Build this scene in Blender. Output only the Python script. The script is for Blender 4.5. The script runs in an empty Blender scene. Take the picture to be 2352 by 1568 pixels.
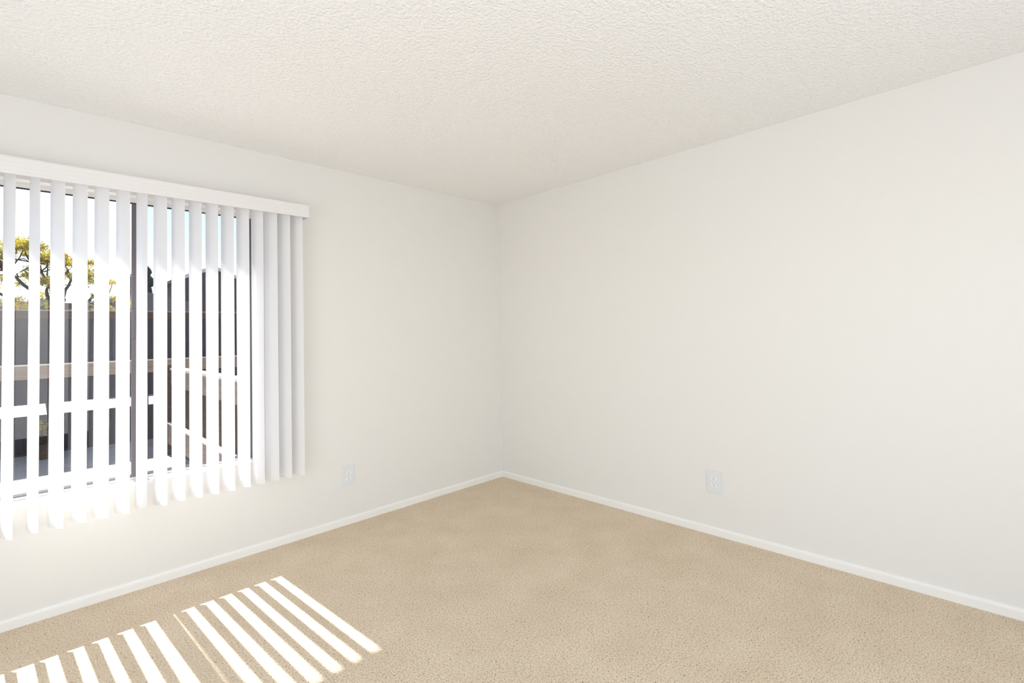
import bpy, bmesh, math, random
from mathutils import Vector, Matrix

SC = bpy.context.scene
COL = SC.collection
PI = math.pi

# ------------------------------------------------------------------ camera, sky, sun, lights, exposure
cam_d = bpy.data.cameras.new('camera')
cam = bpy.data.objects.new('camera', cam_d)
COL.objects.link(cam)
cR = Vector((0.70847992, -0.70533356, -0.02368083))
cU = Vector((-0.00629638, -0.03987105, 0.999185))
cF = Vector((0.70570289, 0.7077534, 0.03268888))
cam.matrix_world = Matrix(((cR.x, cU.x, -cF.x, -3.0374), (cR.y, cU.y, -cF.y, -3.2164),
                           (cR.z, cU.z, -cF.z, 1.2845), (0, 0, 0, 1)))
cam_d.sensor_width = 36.0
cam_d.lens = 36.0 * 1121.06 / 2352.0
cam_d.shift_x = -0.25 / 2352.0
cam_d.shift_y = -57.68 / 2352.0
cam_d.clip_start = 0.05
cam_d.clip_end = 300
SC.camera = cam

SUN_TRAVEL = Vector((0.06, -1.0, -1.32)).normalized()
SUN_EL = math.asin(-SUN_TRAVEL.z)

world = bpy.data.worlds.new('sky')
SC.world = world
world.use_nodes = True
wn = world.node_tree
wn.nodes.clear()
wo = wn.nodes.new('ShaderNodeOutputWorld')
bg = wn.nodes.new('ShaderNodeBackground')
sky = wn.nodes.new('ShaderNodeTexSky')
sky.sky_type = 'NISHITA'
sky.sun_disc = False
sky.sun_elevation = SUN_EL
sky.sun_rotation = math.radians(-3.0)
sky.air_density = 1.0
sky.dust_density = 1.0
sky.ozone_density = 1.0
wn.links.new(sky.outputs['Color'], bg.inputs['Color'])
wn.links.new(bg.outputs['Background'], wo.inputs['Surface'])
bg.inputs['Strength'].default_value = 0.24

sun_d = bpy.data.lights.new('sun', 'SUN')
sun_d.energy = 16.0
sun_d.angle = math.radians(0.53)
sun_d.color = (1.0, 0.97, 0.93)
sun = bpy.data.objects.new('sun', sun_d)
sun.rotation_euler = SUN_TRAVEL.to_track_quat('-Z', 'Y').to_euler()
sun.location = (-2, 8, 10)
COL.objects.link(sun)


def area(name, loc, aim, sx, sy, energy, color):
    d = bpy.data.lights.new(name, 'AREA')
    d.shape = 'RECTANGLE'
    d.size, d.size_y = sx, sy
    d.energy = energy
    d.color = color
    o = bpy.data.objects.new(name, d)
    o.location = loc
    o.rotation_euler = Vector(aim).to_track_quat('-Z', 'Z').to_euler()
    COL.objects.link(o)
    return o


# added fill lamps, set in openings made for them in the unseen walls
area('fill_south', (-2.6, -4.75, 1.05), (0, 1, 0.7), 2.6, 1.95, 49, (0.925, 0.955, 1.0))
area('fill_west', (-4.65, -2.6, 1.05), (1, 0, 0.7), 2.2, 1.95, 39, (0.925, 0.955, 1.0))

SC.view_settings.view_transform = 'Standard'
SC.view_settings.look = 'None'
SC.view_settings.gamma = 1.0
SC.view_settings.use_curve_mapping = False
SC.view_settings.exposure = 0.06
SC.cycles.use_denoising = True
SC.cycles.max_bounces = 16
SC.cycles.diffuse_bounces = 10
SC.cycles.transparent_max_bounces = 16
SC.cycles.sample_clamp_indirect = 8.0

# ------------------------------------------------------------------ materials


def srgb(r, g, b):
    f = lambda c: (c / 255 / 12.92) if c / 255 <= 0.04045 else ((c / 255 + 0.055) / 1.055) ** 2.4
    return (f(r), f(g), f(b), 1)


def mat(name, col=(0.8, 0.8, 0.8, 1), rough=0.6, spec=0.5, metal=0.0):
    m = bpy.data.materials.new(name)
    m.use_nodes = True
    b = m.node_tree.nodes['Principled BSDF']
    b.inputs['Base Color'].default_value = col
    b.inputs['Roughness'].default_value = rough
    b.inputs['Specular IOR Level'].default_value = spec
    b.inputs['Metallic'].default_value = metal
    return m, m.node_tree, b


def coords(nt, scale=(1, 1, 1)):
    tc = nt.nodes.new('ShaderNodeTexCoord')
    mp = nt.nodes.new('ShaderNodeMapping')
    mp.inputs['Scale'].default_value = scale
    nt.links.new(tc.outputs['Object'], mp.inputs['Vector'])
    return mp.outputs['Vector']


def noise(nt, vec, scale, detail=2, rough=0.5):
    n = nt.nodes.new('ShaderNodeTexNoise')
    n.inputs['Scale'].default_value = scale
    n.inputs['Detail'].default_value = detail
    n.inputs['Roughness'].default_value = rough
    nt.links.new(vec, n.inputs['Vector'])
    return n.outputs['Fac']


def ramp(nt, fac, stops):
    r = nt.nodes.new('ShaderNodeValToRGB')
    e = r.color_ramp.elements
    e[0].position, e[0].color = stops[0]
    e[1].position, e[1].color = stops[-1]
    for p, c in stops[1:-1]:
        x = e.new(p)
        x.color = c
    nt.links.new(fac, r.inputs['Fac'])
    return r.outputs['Color']


def bump(nt, b, h, strength, dist):
    n = nt.nodes.new('ShaderNodeBump')
    n.inputs['Strength'].default_value = strength
    n.inputs['Distance'].default_value = dist
    nt.links.new(h, n.inputs['Height'])
    nt.links.new(n.outputs['Normal'], b.inputs['Normal'])
    return n


def mulcol(nt, a, b, fac=1.0):
    m = nt.nodes.new('ShaderNodeMix')
    m.data_type = 'RGBA'
    m.blend_type = 'MULTIPLY'
    m.inputs['Factor'].default_value = fac
    nt.links.new(a, m.inputs['A'])
    nt.links.new(b, m.inputs['B'])
    return m.outputs['Result']


# painted wall with faint roller texture
M_WALL, nt, b = mat('wall_paint', (0.785, 0.779, 0.757, 1), 0.5, 0.35)
v = coords(nt)
bump(nt, b, noise(nt, v, 55, 3), 0.10, 0.004)

# sprayed "orange peel" ceiling
M_CEIL, nt, b = mat('ceiling_texture', (0.88, 0.885, 0.89, 1), 0.75, 0.25)
v = coords(nt)
bump(nt, b, noise(nt, v, 78, 2, 0.5), 0.8, 0.010)

# carpet : cut pile with a fine speckle of beige yarns and a few dark flecks
M_CARPET, nt, b = mat('carpet_pile', (0.6, 0.5, 0.4, 1), 0.95, 0.05)
v = coords(nt)
fine = noise(nt, v, 150, 3, 0.7)
base = ramp(nt, fine, [(0.30, srgb(182, 158, 122)), (0.42, srgb(231, 210, 182)), (0.52, srgb(248, 231, 207)),
                       (0.68, srgb(255, 247, 232))])
fleck = ramp(nt, noise(nt, v, 115, 2, 0.6), [(0.295, (0.28, 0.22, 0.15, 1)), (0.365, (1, 1, 1, 1))])
patch = ramp(nt, noise(nt, v, 4.5, 4), [(0.32, (0.92, 0.905, 0.88, 1)), (0.7, (1, 1, 1, 1))])
nt.links.new(mulcol(nt, mulcol(nt, base, fleck), patch), b.inputs['Base Color'])
bump(nt, b, fine, 0.8, 0.012)

M_TRIM, _, _ = mat('trim_paint', (0.87, 0.865, 0.84, 1), 0.3, 0.5)
M_SILL, _, _ = mat('sill_paint', (0.88, 0.87, 0.85, 1), 0.4, 0.4)
M_ALU, nt, b = mat('window_aluminium', (0.62, 0.62, 0.63, 1), 0.4, 0.5, 0.6)
M_BRONZE, _, _ = mat('rail_dark_aluminium', (0.16, 0.14, 0.155, 1), 0.45, 0.5, 0.3)
M_RUBBER, _, _ = mat('window_gasket', (0.02, 0.02, 0.025, 1), 0.6, 0.3)
M_VALANCE, _, _ = mat('valance_plastic', (0.79, 0.78, 0.785, 1), 0.4, 0.5)
M_PLATE, _, _ = mat('plate_plastic', (0.73, 0.755, 0.79, 1), 0.3, 0.5)
M_SOCKET, _, _ = mat('socket_plastic', (0.86, 0.86, 0.86, 1), 0.3, 0.5)
M_DARK, _, _ = mat('socket_slot', (0.03, 0.028, 0.025, 1), 0.6, 0.3)
M_SCREW, _, _ = mat('screw_paint', (0.7, 0.7, 0.7, 1), 0.35, 0.5, 0.3)

# slats : white PVC that lets some light through
M_SLAT = bpy.data.materials.new('slat_pvc')
M_SLAT.use_nodes = True
nt = M_SLAT.node_tree
b = nt.nodes['Principled BSDF']
b.inputs['Base Color'].default_value = (0.80, 0.808, 0.83, 1)
b.inputs['Roughness'].default_value = 0.45
b.inputs['Specular IOR Level'].default_value = 0.35
tr = nt.nodes.new('ShaderNodeBsdfTranslucent')
tr.inputs['Color'].default_value = (0.93, 0.93, 0.96, 1)
mx = nt.nodes.new('ShaderNodeMixShader')
mx.inputs['Fac'].default_value = 0.24
nt.links.new(b.outputs['BSDF'], mx.inputs[1])
nt.links.new(tr.outputs['BSDF'], mx.inputs[2])
nt.links.new(mx.outputs['Shader'], nt.nodes['Material Output'].inputs['Surface'])

# window glass (thin pane: clear, with a fresnel reflection)
M_GLASS = bpy.data.materials.new('window_glass')
M_GLASS.use_nodes = True
nt = M_GLASS.node_tree
nt.nodes.remove(nt.nodes['Principled BSDF'])
tp = nt.nodes.new('ShaderNodeBsdfTransparent')
tp.inputs['Color'].default_value = (0.97, 0.985, 0.98, 1)
gl = nt.nodes.new('ShaderNodeBsdfGlossy')
gl.inputs['Roughness'].default_value = 0.0
fr = nt.nodes.new('ShaderNodeFresnel')
fr.inputs['IOR'].default_value = 1.6
mx = nt.nodes.new('ShaderNodeMixShader')
nt.links.new(fr.outputs['Fac'], mx.inputs['Fac'])
nt.links.new(tp.outputs['BSDF'], mx.inputs[1])
nt.links.new(gl.outputs['BSDF'], mx.inputs[2])
nt.links.new(mx.outputs['Shader'], nt.nodes['Material Output'].inputs['Surface'])

# insect screen: fine dark mesh, mostly see-through
M_SCREEN = bpy.data.materials.new('insect_screen')
M_SCREEN.use_nodes = True
nt = M_SCREEN.node_tree
b = nt.nodes['Principled BSDF']
b.inputs['Base Color'].default_value = (0.05, 0.05, 0.055, 1)
tp = nt.nodes.new('ShaderNodeBsdfTransparent')
mx = nt.nodes.new('ShaderNodeMixShader')
mx.inputs['Fac'].default_value = 0.66
nt.links.new(b.outputs['BSDF'], mx.inputs[1])
nt.links.new(tp.outputs['BSDF'], mx.inputs[2])
nt.links.new(mx.outputs['Shader'], nt.nodes['Material Output'].inputs['Surface'])


def wood(name, c1, c2, scale=(2, 2, 26), rough=0.85):
    m, nt, b = mat(name, c1, rough, 0.15)
    v = coords(nt, scale)
    nt.links.new(ramp(nt, noise(nt, v, 3.0, 4, 0.6), [(0.3, c1), (0.7, c2)]), b.inputs['Base Color'])
    return m


M_FENCE_DARK = wood("fence_board_grey", srgb(44, 41, 48), srgb(70, 66, 74), (14, 14, 1))
M_FENCE_BROWN = wood('fence_board_brown', srgb(70, 56, 50), srgb(92, 76, 68), (1.5, 1.5, 20))
M_FENCE_TAN = wood('fence_rail_tan', srgb(136, 120, 108), srgb(164, 147, 132), (1.5, 1.5, 22))
M_SUNLIT_TINT = wood('sunlit_tint', (0.62, 0.58, 0.54, 1), (0.72, 0.68, 0.64, 1))  # pale colour paints the white of sunlit top edges onto fence parts
M_CONC, nt, b = mat('patio_concrete', (0.62, 0.60, 0.57, 1), 0.9, 0.2)
v = coords(nt)
nt.links.new(ramp(nt, noise(nt, v, 4, 5), [(0.3, (0.36, 0.345, 0.33, 1)), (0.7, (0.44, 0.425, 0.41, 1))]), b.inputs['Base Color'])
M_STUCCO, nt, b = mat('stucco', (0.55, 0.5, 0.45, 1), 0.9, 0.2)
v = coords(nt)
bump(nt, b, noise(nt, v, 40, 3), 0.3, 0.01)
M_SIDING = wood('house_siding_brown', srgb(84, 74, 74), srgb(98, 88, 88), (9, 9, 0.6))
M_SIDING_GREY = wood('house_siding_grey', srgb(98, 95, 100), srgb(118, 115, 118), (9, 9, 0.6))
M_ROOF, nt, b = mat('roof_shingle', srgb(120, 112, 106), 0.9, 0.15)
M_RAKE, _, _ = mat('rake_trim', srgb(225, 220, 214), 0.6, 0.3)
M_BARK, nt, b = mat('bark', srgb(70, 56, 46), 0.9, 0.15)


def leafmat(name, c1, c2, c3, t):
    m = bpy.data.materials.new(name)
    m.use_nodes = True
    nt = m.node_tree
    b = nt.nodes['Principled BSDF']
    b.inputs['Roughness'].default_value = 0.6
    v = coords(nt)
    c = ramp(nt, noise(nt, v, 7, 3, 0.7), [(0.32, c1), (0.5, c2), (0.68, c3)])
    nt.links.new(c, b.inputs['Base Color'])
    tr = nt.nodes.new('ShaderNodeBsdfTranslucent')
    nt.links.new(c, tr.inputs['Color'])
    mx = nt.nodes.new('ShaderNodeMixShader')
    mx.inputs['Fac'].default_value = t
    nt.links.new(b.outputs['BSDF'], mx.inputs[1])
    nt.links.new(tr.outputs['BSDF'], mx.inputs[2])
    nt.links.new(mx.outputs['Shader'], nt.nodes['Material Output'].inputs['Surface'])
    return m


M_LEAF = leafmat('yellow_green_leaves', srgb(66, 80, 26), srgb(166, 156, 20), srgb(226, 176, 34), 0.4)
M_LEAF_DARK = leafmat('dark_needles', srgb(40, 46, 42), srgb(50, 58, 50), srgb(60, 66, 58), 0.1)

# ------------------------------------------------------------------ helpers


def add_box(bm, x0, x1, y0, y1, z0, z1):
    vs = [bm.verts.new((x, y, z)) for x in (x0, x1) for y in (y0, y1) for z in (z0, z1)]
    for f in ((0, 1, 3, 2), (4, 6, 7, 5), (0, 4, 5, 1), (2, 3, 7, 6), (0, 2, 6, 4), (1, 5, 7, 3)):
        bm.faces.new([vs[i] for i in f])


def add_extrude(bm, prof, axis, a0, a1):
    """prof: closed list of 2-D points; axis 'x' -> points are (y,z); axis 'y' -> (x,z); axis 'z' -> (x,y)"""
    def P(p, a):
        return {'x': (a, p[0], p[1]), 'y': (p[0], a, p[1]), 'z': (p[0], p[1], a)}[axis]
    A = [bm.verts.new(P(p, a0)) for p in prof]
    B = [bm.verts.new(P(p, a1)) for p in prof]
    n = len(prof)
    for i in range(n):
        bm.faces.new((A[i], A[(i + 1) % n], B[(i + 1) % n], B[i]))
    bm.faces.new(A[::-1])
    bm.faces.new(B)


def add_tube(bm, pts, rads, seg=7):
    rings = []
    for i, p in enumerate(pts):
        p = Vector(p)
        d = (Vector(pts[min(i + 1, len(pts) - 1)]) - Vector(pts[max(i - 1, 0)])).normalized()
        a = d.orthogonal().normalized()
        c = d.cross(a)
        rings.append([bm.verts.new(p + (a * math.cos(2 * PI * k / seg) + c * math.sin(2 * PI * k / seg)) * rads[i]) for k in range(seg)])
    for i in range(len(rings) - 1):
        for k in range(seg):
            bm.faces.new((rings[i][k], rings[i][(k + 1) % seg], rings[i + 1][(k + 1) % seg], rings[i + 1][k]))
    bm.faces.new(rings[0][::-1])
    bm.faces.new(rings[-1])


def obj(name, bm, m, parent=None, smooth=False, bevel=0.0):
    bmesh.ops.recalc_face_normals(bm, faces=bm.faces)
    me = bpy.data.meshes.new(name)
    bm.to_mesh(me)
    bm.free()
    if m:
        me.materials.append(m)
    if smooth:
        for p in me.polygons:
            p.use_smooth = True
    o = bpy.data.objects.new(name, me)
    COL.objects.link(o)
    if parent:
        o.parent = parent
    if bevel:
        md = o.modifiers.new('bevel', 'BEVEL')
        md.width = bevel
        md.segments = 2
        md.limit_method = 'ANGLE'
    return o


def box(name, x0, x1, y0, y1, z0, z1, m, parent=None, bevel=0.0):
    bm = bmesh.new()
    add_box(bm, x0, x1, y0, y1, z0, z1)
    return obj(name, bm, m, parent, bevel=bevel)


def empty(name, loc=(0, 0, 0), rz=0):
    o = bpy.data.objects.new(name, None)
    o.location = loc
    o.rotation_euler = (0, 0, rz)
    COL.objects.link(o)
    return o


def tag(o, label, cat, group=None):
    o['label'] = label
    o['category'] = cat
    if group:
        o['group'] = group
    return o


def struct(o):
    o['kind'] = 'structure'
    return o


# ------------------------------------------------------------------ room shell
H = 2.44
XW, YS = -4.6, -4.7          # west and south walls (behind / beside the camera)
T = 0.16
WX0, WX1, WZ0, WZ1 = -3.235, -2.035, 0.55, 2.056   # window opening

struct(box('floor', XW, 0, YS, 0, -0.12, 0, M_CARPET))
struct(box('ceiling', XW - T, T, YS - T, T, H, H + 0.16, M_CEIL))

bm = bmesh.new()
add_box(bm, XW - T, WX0, 0, T, -0.12, H)
add_box(bm, WX1, T, 0, T, -0.12, H)
add_box(bm, WX0, WX1, 0, T, -0.12, WZ0 - 0.012)
add_box(bm, WX0, WX1, 0, T, WZ1, H)
struct(obj('wall_north', bm, M_WALL))
struct(box('wall_east', 0, T, YS - T, 0, -0.12, H, M_WALL))
bm = bmesh.new()
add_box(bm, XW - T, -3.95, YS - T, YS, -0.12, H)
add_box(bm, -1.25, 0, YS - T, YS, -0.12, H)
add_box(bm, -3.95, -1.25, YS - T, YS, 2.08, H)
struct(obj('wall_south', bm, M_WALL))
bm = bmesh.new()
add_box(bm, XW - T, XW, YS, -3.75, -0.12, H)
add_box(bm, XW - T, XW, -1.45, 0, -0.12, H)
add_box(bm, XW - T, XW, -3.75, -1.45, 2.08, H)
struct(obj('wall_west', bm, M_WALL))


def base_profile(s):
    return [(0, 0.0), (s * 0.012, 0.0), (s * 0.012, 0.036), (s * 0.0112, 0.041), (s * 0.009, 0.045), (s * 0.0045, 0.0485), (0, 0.05)]


bm = bmesh.new()
add_extrude(bm, base_profile(-1), 'x', XW, 0)
struct(obj('baseboard_north', bm, M_TRIM))
bm = bmesh.new()
add_extrude(bm, base_profile(-1), 'y', YS, -0.012)
struct(obj('baseboard_east', bm, M_TRIM))

# ------------------------------------------------------------------ window
win = struct(empty('window_1', (-2.64, 0, WZ0)))


def wpart(o, parent=None):
    o.parent = parent or win
    if parent is None:
        o.matrix_parent_inverse = Matrix.Translation(-win.location)
    return o


FY0, FY1 = 0.08, 0.125
bm = bmesh.new()
add_box(bm, WX0, WX1, 0.001, T + 0.03, WZ0 - 0.012, WZ0)
wpart(obj('window_sill', bm, M_SILL))
# frame members
wpart(box('frame_head', WX0, WX1, FY0, FY1, WZ1 - 0.022, WZ1, M_SILL))
wpart(box('frame_jamb', WX0, WX0 + 0.03, FY0, FY1, WZ0, WZ1 - 0.022, M_BRONZE))
wpart(box('frame_jamb', WX1 - 0.032, WX1, FY0, FY1, WZ0, WZ1 - 0.022, M_BRONZE))
wpart(box('bottom_track', WX0 + 0.03, WX1 - 0.032, FY0 + 0.004, FY1, WZ0, WZ0 + 0.012, M_ALU))
bm = bmesh.new()
for k in (0, 1, 2):                                            # ribs of the sliding track
    y = FY0 + 0.004 + k * 0.017
    add_box(bm, WX0 + 0.03, WX1 - 0.032, y, y + 0.004, WZ0 + 0.012, WZ0 + 0.021)
wpart(obj('track_rib', bm, M_BRONZE))
bm = bmesh.new()
add_box(bm, WX0 + 0.03, WX1 - 0.032, FY0 - 0.001, FY0 + 0.006, WZ1 - 0.0275, WZ1 - 0.022)
add_box(bm, WX1 - 0.0375, WX1 - 0.032, FY0 - 0.001, FY0 + 0.02, WZ0 + 0.012, WZ1 - 0.022)
wpart(obj('gasket', bm, M_RUBBER))
bm = bmesh.new()
add_box(bm, -2.635, -2.598, FY0, FY0 + 0.020, WZ0 + 0.014, WZ1 - 0.022)
wpart(obj('meeting_rail', bm, M_BRONZE, bevel=0.002))
bm = bmesh.new()
add_box(bm, -2.602, -2.569, FY0 + 0.022, FY0 + 0.044, WZ0 + 0.014, WZ1 - 0.022)
wpart(obj('fixed_rail', bm, M_BRONZE, bevel=0.002))
bm = bmesh.new()
add_box(bm, -2.634, -2.618, FY0 - 0.012, FY0, 1.30, 1.46)
wpart(obj('window_latch', bm, M_BRONZE, bevel=0.003))
bm = bmesh.new()
vs = [bm.verts.new(c) for c in ((WX0 + 0.03, 0.09, WZ0 + 0.02), (-2.635, 0.09, WZ0 + 0.02), (-2.635, 0.09, WZ1 - 0.022), (WX0 + 0.03, 0.09, WZ1 - 0.022))]
bm.faces.new(vs)
wpart(obj('glass_pane', bm, M_GLASS))
bm = bmesh.new()
vs = [bm.verts.new(c) for c in ((-2.569, 0.118, WZ0 + 0.02), (WX1 - 0.032, 0.118, WZ0 + 0.02), (WX1 - 0.032, 0.118, WZ1 - 0.022), (-2.569, 0.118, WZ1 - 0.022))]
bm.faces.new(vs)
wpart(obj('insect_screen', bm, M_SCREEN))

# ------------------------------------------------------------------ vertical blind
blind = empty('vertical_blind', (-2.62, 0, 2.10))
tag(blind, 'white vertical blind with open hanging slats and a long valance over the window', 'blind')


def bpart(o):
    o.parent = blind
    o.matrix_parent_inverse = Matrix.Translation(-blind.location)
    return o


VX0, VX1, VY = -3.50, -1.764, -0.130
VZ0, VZ1 = 2.044, 2.124
prof = [(VY, VZ0), (VY, VZ0 + 0.012), (VY + 0.0007, VZ0 + 0.0135), (VY, VZ0 + 0.015), (VY, VZ0 + 0.031), (VY + 0.0007, VZ0 + 0.0325),
        (VY, VZ0 + 0.034), (VY, VZ0 + 0.050), (VY + 0.0007, VZ0 + 0.0515), (VY, VZ0 + 0.053), (VY, VZ1 - 0.006), (VY + 0.003, VZ1), (VY + 0.014, VZ1), (VY + 0.014, VZ1 - 0.003),
        (VY + 0.004, VZ1 - 0.004), (VY + 0.004, VZ0 + 0.003), (VY + 0.010, VZ0 + 0.003), (VY + 0.010, VZ0)]
bm = bmesh.new()
add_extrude(bm, prof, 'x', VX0, VX1)
bpart(obj('valance', bm, M_VALANCE))
for x0, x1 in ((VX1 - 0.004, VX1), (VX0, VX0 + 0.004)):
    bpart(box('valance_return', x0, x1, VY + 0.004, 0.0, VZ0, VZ1 - 0.002, M_VALANCE))
bm = bmesh.new()
add_box(bm, VX0 + 0.02, VX1 - 0.02, -0.096, -0.052, 2.060, 2.095)
bpart(obj('head_rail', bm, M_VALANCE, bevel=0.003))
for x in (-3.3, -2.95, -2.3, -1.9):
    bm = bmesh.new()
    add_box(bm, x - 0.012, x + 0.012, -0.10, 0.0, 2.095, 2.099)
    bpart(obj('mounting_bracket', bm, M_SCREW))

# measured centre and turn of every slat (degrees away from the plane of the wall)
SLATS = [(-3.415, 61), (-3.335, 62), (-3.255, 60), (-3.176, 63), (-3.096, 62.5), (-3.014, 66), (-2.936, 57), (-2.856, 54.5), (-2.775, 55), (-2.692, 57.5), (-2.615, 66),
         (-2.536, 58), (-2.456, 58.5), (-2.376, 60), (-2.296, 60.5), (-2.217, 56.5), (-2.136, 56.5), (-2.057, 61), (-1.979, 56), (-1.900, 61), (-1.822, 61.5)]
rnd = random.Random(4)
SW, SAG, SZ0, SZ1 = 0.089, 0.0075, 0.428, 2.062
for xc, th in SLATS:
    t = math.radians(th)
    ax = Vector((math.cos(t), -math.sin(t), 0))       # left edge towards the window, right edge towards the room
    nx = Vector((-math.sin(t), -math.cos(t), 0))      # bulges to the room side
    bm = bmesh.new()
    rows = []
    tw = rnd.uniform(-0.035, 0.035)
    ph = rnd.uniform(0, 6.28)
    dz = rnd.uniform(-0.003, 0.003)
    NZ = 14
    for j in range(NZ + 1):
        f = j / NZ
        z = (SZ0 + dz) * (1 - f) + SZ1 * f
        a = tw * (1 - f) + 0.012 * math.sin(ph + f * 6)
        cr, sr = math.cos(a), math.sin(a)
        row = []
        for i in range(13):
            s = i / 12 * 2 - 1
            d = ax * (s * SW / 2) + nx * (SAG * (0.6 - s * s))
            d = Vector((d.x * cr - d.y * sr, d.x * sr + d.y * cr, 0))
            row.append(bm.verts.new((xc + d.x, -0.075 + d.y, z)))
        rows.append(row)
    for j in range(NZ):
        for i in range(12):
            bm.faces.new((rows[j][i], rows[j][i + 1], rows[j + 1][i + 1], rows[j + 1][i]))
    bpart(obj('slat', bm, M_SLAT, smooth=True))

# ------------------------------------------------------------------ electrical outlets


def outlet(loc, rz, label):
    """local: plate lies in x-z plane, facing -y"""
    o = empty('electrical_outlet', loc, rz)
    tag(o, label, 'outlet')
    bm = bmesh.new()
    add_box(bm, -0.0445, 0.0445, -0.0065, 0, -0.0685, 0.0665)
    obj('wall_plate', bm, M_PLATE, o, bevel=0.004)
    for s in (1, -1):
        zc = s * 0.0195
        bm = bmesh.new()
        pts = []
        for k in range(28):
            a = 2 * PI * k / 28
            pts.append((0.0172 * math.cos(a), zc + max(-0.0142, min(0.0142, 0.0172 * math.sin(a)))))
        add_extrude(bm, pts, 'y', -0.0085, -0.006)
        r = obj('receptacle', bm, M_SOCKET, o)
        for x, hh in ((-0.0064, 0.0042), (0.0064, 0.0036)):
            bm = bmesh.new()
            add_box(bm, x - 0.0011, x + 0.0011, -0.0089, -0.0083, zc + 0.0040 - hh, zc + 0.0040 + hh)
            obj('slot', bm, M_DARK, r)
        bm = bmesh.new()
        pts = [(0.0026 * math.cos(2 * PI * k / 14), zc - 0.0078 + 0.0026 * math.sin(2 * PI * k / 14)) for k in range(14)]
        add_extrude(bm, pts, 'y', -0.0089, -0.0083)
        obj('ground_hole', bm, M_DARK, r)
    bm = bmesh.new()
    add_extrude(bm, [(0.0028 * math.cos(2 * PI * k / 14), 0.0028 * math.sin(2 * PI * k / 14)) for k in range(14)], 'y', -0.0078, -0.006)
    obj('screw', bm, M_SCREW, o)
    return o


outlet((-1.459, 0, 0.330), 0, 'white double power outlet low on the window wall, right of the blind')
outlet((0, -1.914, 0.330), -PI / 2, 'white double power outlet low on the right-hand wall without window')

# ------------------------------------------------------------------ outside: building, patio, ground
struct(box('roof_overhang', -9, 6, T, 1.80, 4.16, 4.30, M_STUCCO))
struct(box('wall_upper', -9, 6, 0.0, T, H + 0.16, 4.30, M_STUCCO))
struct(box('patio_floor', -9, 6, T, 4.80, -0.14, -0.02, M_CONC))
struct(box('ground', -40, 40, 4.80, 60, -0.14, -0.02, M_CONC))

# ---- tall fence at the far end of the patio
FYB = 4.85
fence = empty('back_fence', (-2.0, FYB, -0.02))
tag(fence, 'tall brown and grey board fence running across the back of the patio', 'fence')


def fpart(root, name, m, boxes, bevel=0.0):
    bm = bmesh.new()
    for q in boxes:
        add_box(bm, *q)
    o = obj(name, bm, m, None, bevel=bevel)
    o.parent = root
    o.matrix_parent_inverse = Matrix.Translation(-root.location)
    return o


FX0, FX1 = -6.5, 2.2
fpart(fence, 'cap_rail', M_FENCE_TAN, [(FX0, FX1, FYB - 0.05, FYB + 0.09, 1.670, 1.686)])
fpart(fence, 'top_board', M_FENCE_BROWN, [(FX0, FX1, FYB - 0.02, FYB, 1.58, 1.670)])


def boards(x0, x1, z0, z1, w, gap, y):
    out = []
    x = x0
    while x < x1 - 0.001:
        out.append((x, min(x + w, x1), y, y + 0.02, z0, z1))
        x += w + gap
    return out


fpart(fence, 'upper_panel', M_FENCE_DARK, boards(FX0, FX1, 1.02, 1.60, 0.17, 0.0, FYB + 0.005) + boards(FX0 + 0.08, FX1, 1.02, 1.60, 0.02, 0.17 * 2 - 0.02, FYB - 0.01))
fpart(fence, 'middle_rail', M_FENCE_TAN, [(FX0, FX1, FYB - 0.045, FYB, 0.868, 1.035)])
fpart(fence, 'lower_panel', M_FENCE_DARK, boards(FX0, FX1, 0.57, 0.90, 0.17, 0.0, FYB + 0.005))
fpart(fence, 'kick_panel', M_FENCE_DARK, boards(FX0, FX1, -0.02, 0.32, 0.17, 0.0, FYB + 0.005))
fpart(fence, 'sun_block_bar', M_FENCE_BROWN, [(FX0, FX1, FYB + 0.05, FYB + 0.17, 0.585, 0.74)])  # unseen bar added to block sun through the gap under the lower panel
fpart(fence, 'sun_line_strip', M_SUNLIT_TINT, [(FX0, FX1, FYB - 0.05, FYB, 1.025, 1.042)])  # added strip, painted pale as the rail's bright sunlit top line
fpart(fence, 'bottom_rail', M_FENCE_DARK, [(FX0, FX1, FYB - 0.03, FYB, 0.30, 0.44)])
for k in range(6):
    x = -1.92 + (k - 2) * 1.55
    fpart(fence, 'post', M_FENCE_BROWN, [(x - 0.045, x + 0.045, FYB - 0.01, FYB + 0.08, -0.02, 1.655)])

# ---- low side fence between the window and the back fence
SX = -1.85
sf = empty('side_fence', (SX, 2.3, -0.02))
tag(sf, 'low tan wooden fence with broad boards on the right side of the patio', 'fence')
fpart(sf, 'cap_rail', M_SUNLIT_TINT, [(SX - 0.012, SX + 0.10, 0.55, 3.60, 0.945, 0.968)])  # cap coloured paler than the boards to whiten its sunlit top
fpart(sf, 'top_board', M_FENCE_TAN, [(SX, SX + 0.025, 0.55, 3.60, 0.762, 0.945)])
fpart(sf, 'back_panel', M_FENCE_BROWN, [(SX + 0.03, SX + 0.05, y, y + 0.155, 0.02, 0.80) for y in [0.55 + 0.165 * k for k in range(19)] if y < 3.55])
fpart(sf, 'lower_board', M_FENCE_TAN, [(SX - 0.03, SX + 0.028, 0.55, 3.56, 0.11, 0.338)])
fpart(sf, 'sun_line_ledge', M_SUNLIT_TINT, [(SX - 0.04, SX + 0.028, 0.55, 3.56, 0.338, 0.352)])  # added strip whose pale colour paints the lower board's sunlit top
for y in (0.55, 3.56):
    fpart(sf, 'post', M_FENCE_BROWN, [(SX - 0.04, SX + 0.05, y, y + 0.09, -0.02, 1.01)])


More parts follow.
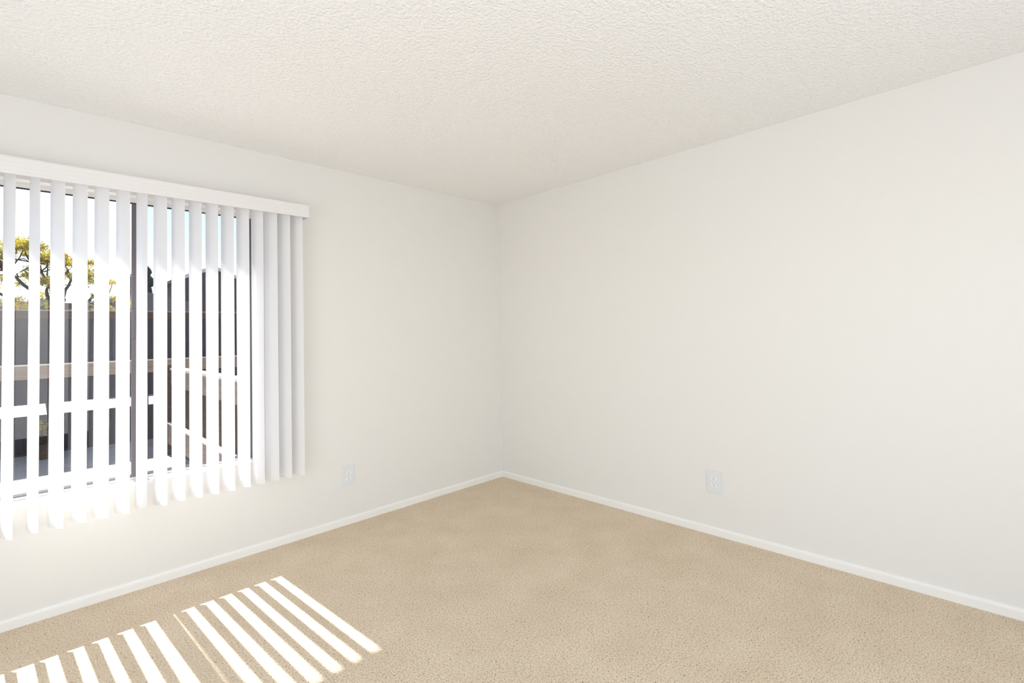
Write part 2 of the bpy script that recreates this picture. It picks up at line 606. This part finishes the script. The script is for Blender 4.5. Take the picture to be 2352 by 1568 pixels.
# ---- houses beyond the fence
def gable(name, label, xc, half, zr, slope, y0, y1, m, roofm, right=None, rake=True):
    r = empty(name, (xc, y0, -0.02))
    tag(r, label, 'house')
    hr = right or half
    zl, zrr = zr - slope * half, zr - slope * hr
    bm = bmesh.new()
    add_extrude(bm, [(xc - half, -0.02), (xc + hr, -0.02), (xc + hr, zrr), (xc, zr), (xc - half, zl)], 'y', y0, y1)
    o = obj('wall', bm, m, None)
    o.parent = r
    o.matrix_parent_inverse = Matrix.Translation(-r.location)
    e = 0.12
    bm = bmesh.new()
    add_extrude(bm, [(xc - half - e, zl - slope * e + 0.0), (xc, zr), (xc + hr + e, zrr - slope * e), (xc + hr + e, zrr - slope * e + 0.10), (xc, zr + 0.10), (xc - half - e, zl - slope * e + 0.10)], 'y', y0 - 0.02, y1 + 0.2)
    o = obj('roof', bm, roofm, None)
    o.parent = r
    o.matrix_parent_inverse = Matrix.Translation(-r.location)
    if not rake:
        return r
    bm = bmesh.new()
    add_extrude(bm, [(xc - half - e, zl - slope * e - 0.02), (xc, zr - 0.02), (xc + hr + e, zrr - slope * e - 0.02), (xc + hr + e, zrr - slope * e + 0.09), (xc, zr + 0.09), (xc - half - e, zl - slope * e + 0.09)], 'y', y0 - 0.06, y0 - 0.02)
    o = obj('rake_board', bm, M_RAKE, None)
    o.parent = r
    o.matrix_parent_inverse = Matrix.Translation(-r.location)
    return r


gable('neighbour_house', 'brown gabled house with pale roof edge beyond the fence, seen right of window centre', 1.58, 1.0, 3.74, 0.44, 16, 19, M_SIDING, M_ROOF, right=2.4)
gable('neighbour_house', 'low grey gabled house roof just right of the dark conifer beyond the fence', -0.72, 1.0, 2.50, 0.24, 13, 15.5, M_SIDING_GREY, M_SIDING_GREY, right=1.0, rake=False)
gable('neighbour_house', 'low house with a flat brown roof line behind the yellow green tree', -2.7, 1.2, 2.50, 0.05, 18, 21, M_SIDING, M_SIDING, rake=False)

# ---- yellow-green tree
TX, TY = -2.72, 9.0
tree = empty('tree', (TX, TY, -0.02))
tag(tree, 'spreading yellow green tree with dark crooked branches beyond the back fence', 'tree')
rnd = random.Random(11)
bmT = bmesh.new()
bmL = bmesh.new()


def leafpad(c, r, n):
    for _ in range(n):
        a = rnd.uniform(0, 2 * PI)
        q = r * math.sqrt(rnd.random())
        p = Vector((c[0] + q * math.cos(a), c[1] + q * math.sin(a), c[2] + rnd.gauss(0, r * 0.30)))
        s = rnd.uniform(0.010, 0.021)
        u = Vector((rnd.gauss(0, 1), rnd.gauss(0, 1), rnd.gauss(0, 0.6))).normalized()
        w = u.orthogonal().normalized()
        w = (Matrix.Rotation(rnd.uniform(0, 6.28), 3, u) @ w) * s * 0.55
        u = u * s
        bmL.faces.new([bmL.verts.new(p - u), bmL.verts.new(p + w), bmL.verts.new(p + u), bmL.verts.new(p - w)])


def limb(a, b_, r0, r1, sagx=0.0):
    a, b_ = Vector(a), Vector(b_)
    pts, rads = [], []
    off = Vector((rnd.gauss(0, 0.06), rnd.gauss(0, 0.06), rnd.gauss(0, 0.04)))
    for k in range(7):
        f = k / 6
        pts.append(a.lerp(b_, f) + off * math.sin(PI * f) + Vector((rnd.gauss(0, .012), rnd.gauss(0, .012), rnd.gauss(0, .012))) * (0 < k < 6))
        rads.append(r0 * (1 - f) + r1 * f)
    add_tube(bmT, pts, rads)
    return pts


fork = Vector((TX, TY, 1.75))
limb((TX + 0.05, TY, -0.02), fork, 0.09, 0.06)
mains = [(-3.25, 8.9, 2.55), (-2.95, 9.2, 2.75), (-2.45, 9.0, 2.45), (-3.55, 9.1, 2.25), (-2.15, 9.2, 2.15), (-2.75, 8.8, 2.35), (-1.95, 8.9, 2.0)]
nodes = []
for q in mains:
    pts = limb(fork, q, 0.045, 0.018)
    nodes += pts[3:]
pads = []
for i in range(100):
    a = rnd.uniform(0, 2 * PI)
    rr = rnd.uniform(0.25, 1.0)
    x = -2.98 + 1.12 * rr * math.cos(a)
    y = 9.0 + 0.8 * rr * math.sin(a)
    dome = 3.10 - 0.62 * abs(x + 3.0) ** 1.25
    z = rnd.uniform(1.85, dome) if i % 2 else dome - rnd.uniform(0, 0.16)
    pads.append((x, y, z))
for q in [(-3.08, 9, 3.12), (-2.85, 8.9, 2.98), (-2.35, 9.1, 2.80), (-2.17, 9, 2.80), (-2.20, 9, 2.45), (-1.85, 9, 2.44), (-1.80, 8.9, 2.12), (-1.62, 9, 2.05), (-3.30, 9, 2.95), (-2.62, 9, 2.9)]:
    pads.append(q)
for q in pads:
    near = min(nodes, key=lambda n: (n - Vector(q)).length)
    if near.z > q[2] + 0.25:
        near = fork
    limb(near, q, 0.014, 0.005)
    leafpad(q, rnd.uniform(0.08, 0.16), rnd.randint(200, 330))


def opart(o, root):
    o.parent = root
    o.matrix_parent_inverse = Matrix.Translation(-root.location)
    return o


opart(obj('trunk', bmT, M_BARK, smooth=True), tree)
opart(obj('foliage', bmL, M_LEAF), tree)

# ---- dark clipped conifer beside it
con = empty('conifer', (-0.37, 16.6, -0.02))
tag(con, 'dark rounded conifer standing above the fence right of the yellow green tree', 'tree')
bm = bmesh.new()
add_tube(bm, [(-0.37, 16.6, -0.02), (-0.37, 16.6, 2.4)], [0.08, 0.06])
opart(obj('trunk', bm, M_BARK), con)
bm = bmesh.new()
for c, r in (((-1.25, 10, 2.80), (0.17, 0.16, 0.155)), ((-1.24, 10, 2.58), (0.21, 0.2, 0.17)), ((-1.27, 10, 2.38), (0.20, 0.2, 0.15)), ((-1.3, 10, 2.15), (0.26, 0.25, 0.25)),
             ((-1.38, 10.05, 2.55), (0.12, 0.12, 0.2))):
    res = bmesh.ops.create_icosphere(bm, subdivisions=4, radius=1.0)
    k = 19.8 / 13.2
    c = (-3.037 + (c[0] + 3.037) * k, 16.6 + (c[1] - 10) * k, 1.2845 + (c[2] - 1.2845) * k)
    r = (r[0] * k, r[1] * k, r[2] * k)
    for vv in res['verts']:
        n = 1 + 0.05 * math.sin(vv.co.x * 19 + vv.co.z * 11) * math.sin(vv.co.y * 17 - vv.co.z * 23) + rnd.uniform(-0.045, 0.045)
        vv.co = Vector((c[0] + vv.co.x * r[0] * n, c[1] + vv.co.y * r[1] * n, c[2] + vv.co.z * r[2] * n))
opart(obj('foliage', bm, M_LEAF_DARK), con)

# ---- small dry plant in a dark pot at the foot of the fence
pot = empty('potted_plant', (-2.86, 4.5, -0.02))
tag(pot, 'small yellowish plant in a dark pot at the foot of the back fence', 'plant')
bm = bmesh.new()
add_tube(bm, [(-2.86, 4.5, -0.02), (-2.86, 4.5, 0.12), (-2.86, 4.5, 0.15)], [0.07, 0.095, 0.10], 18)
opart(obj('pot', bm, M_FENCE_BROWN), pot)
bmT = bmesh.new()
bmL = bmesh.new()
for k in range(14):
    a = k * 2.4
    tip = (-2.86 + 0.10 * math.cos(a), 4.5 + 0.10 * math.sin(a), 0.26 + 0.012 * k)
    add_tube(bmT, [(-2.86, 4.5, 0.14), tip], [0.004, 0.002], 5)
    leafpad(tip, 0.05, 26)
opart(obj('stem', bmT, M_BARK), pot)
opart(obj('foliage', bmL, M_LEAF), pot)
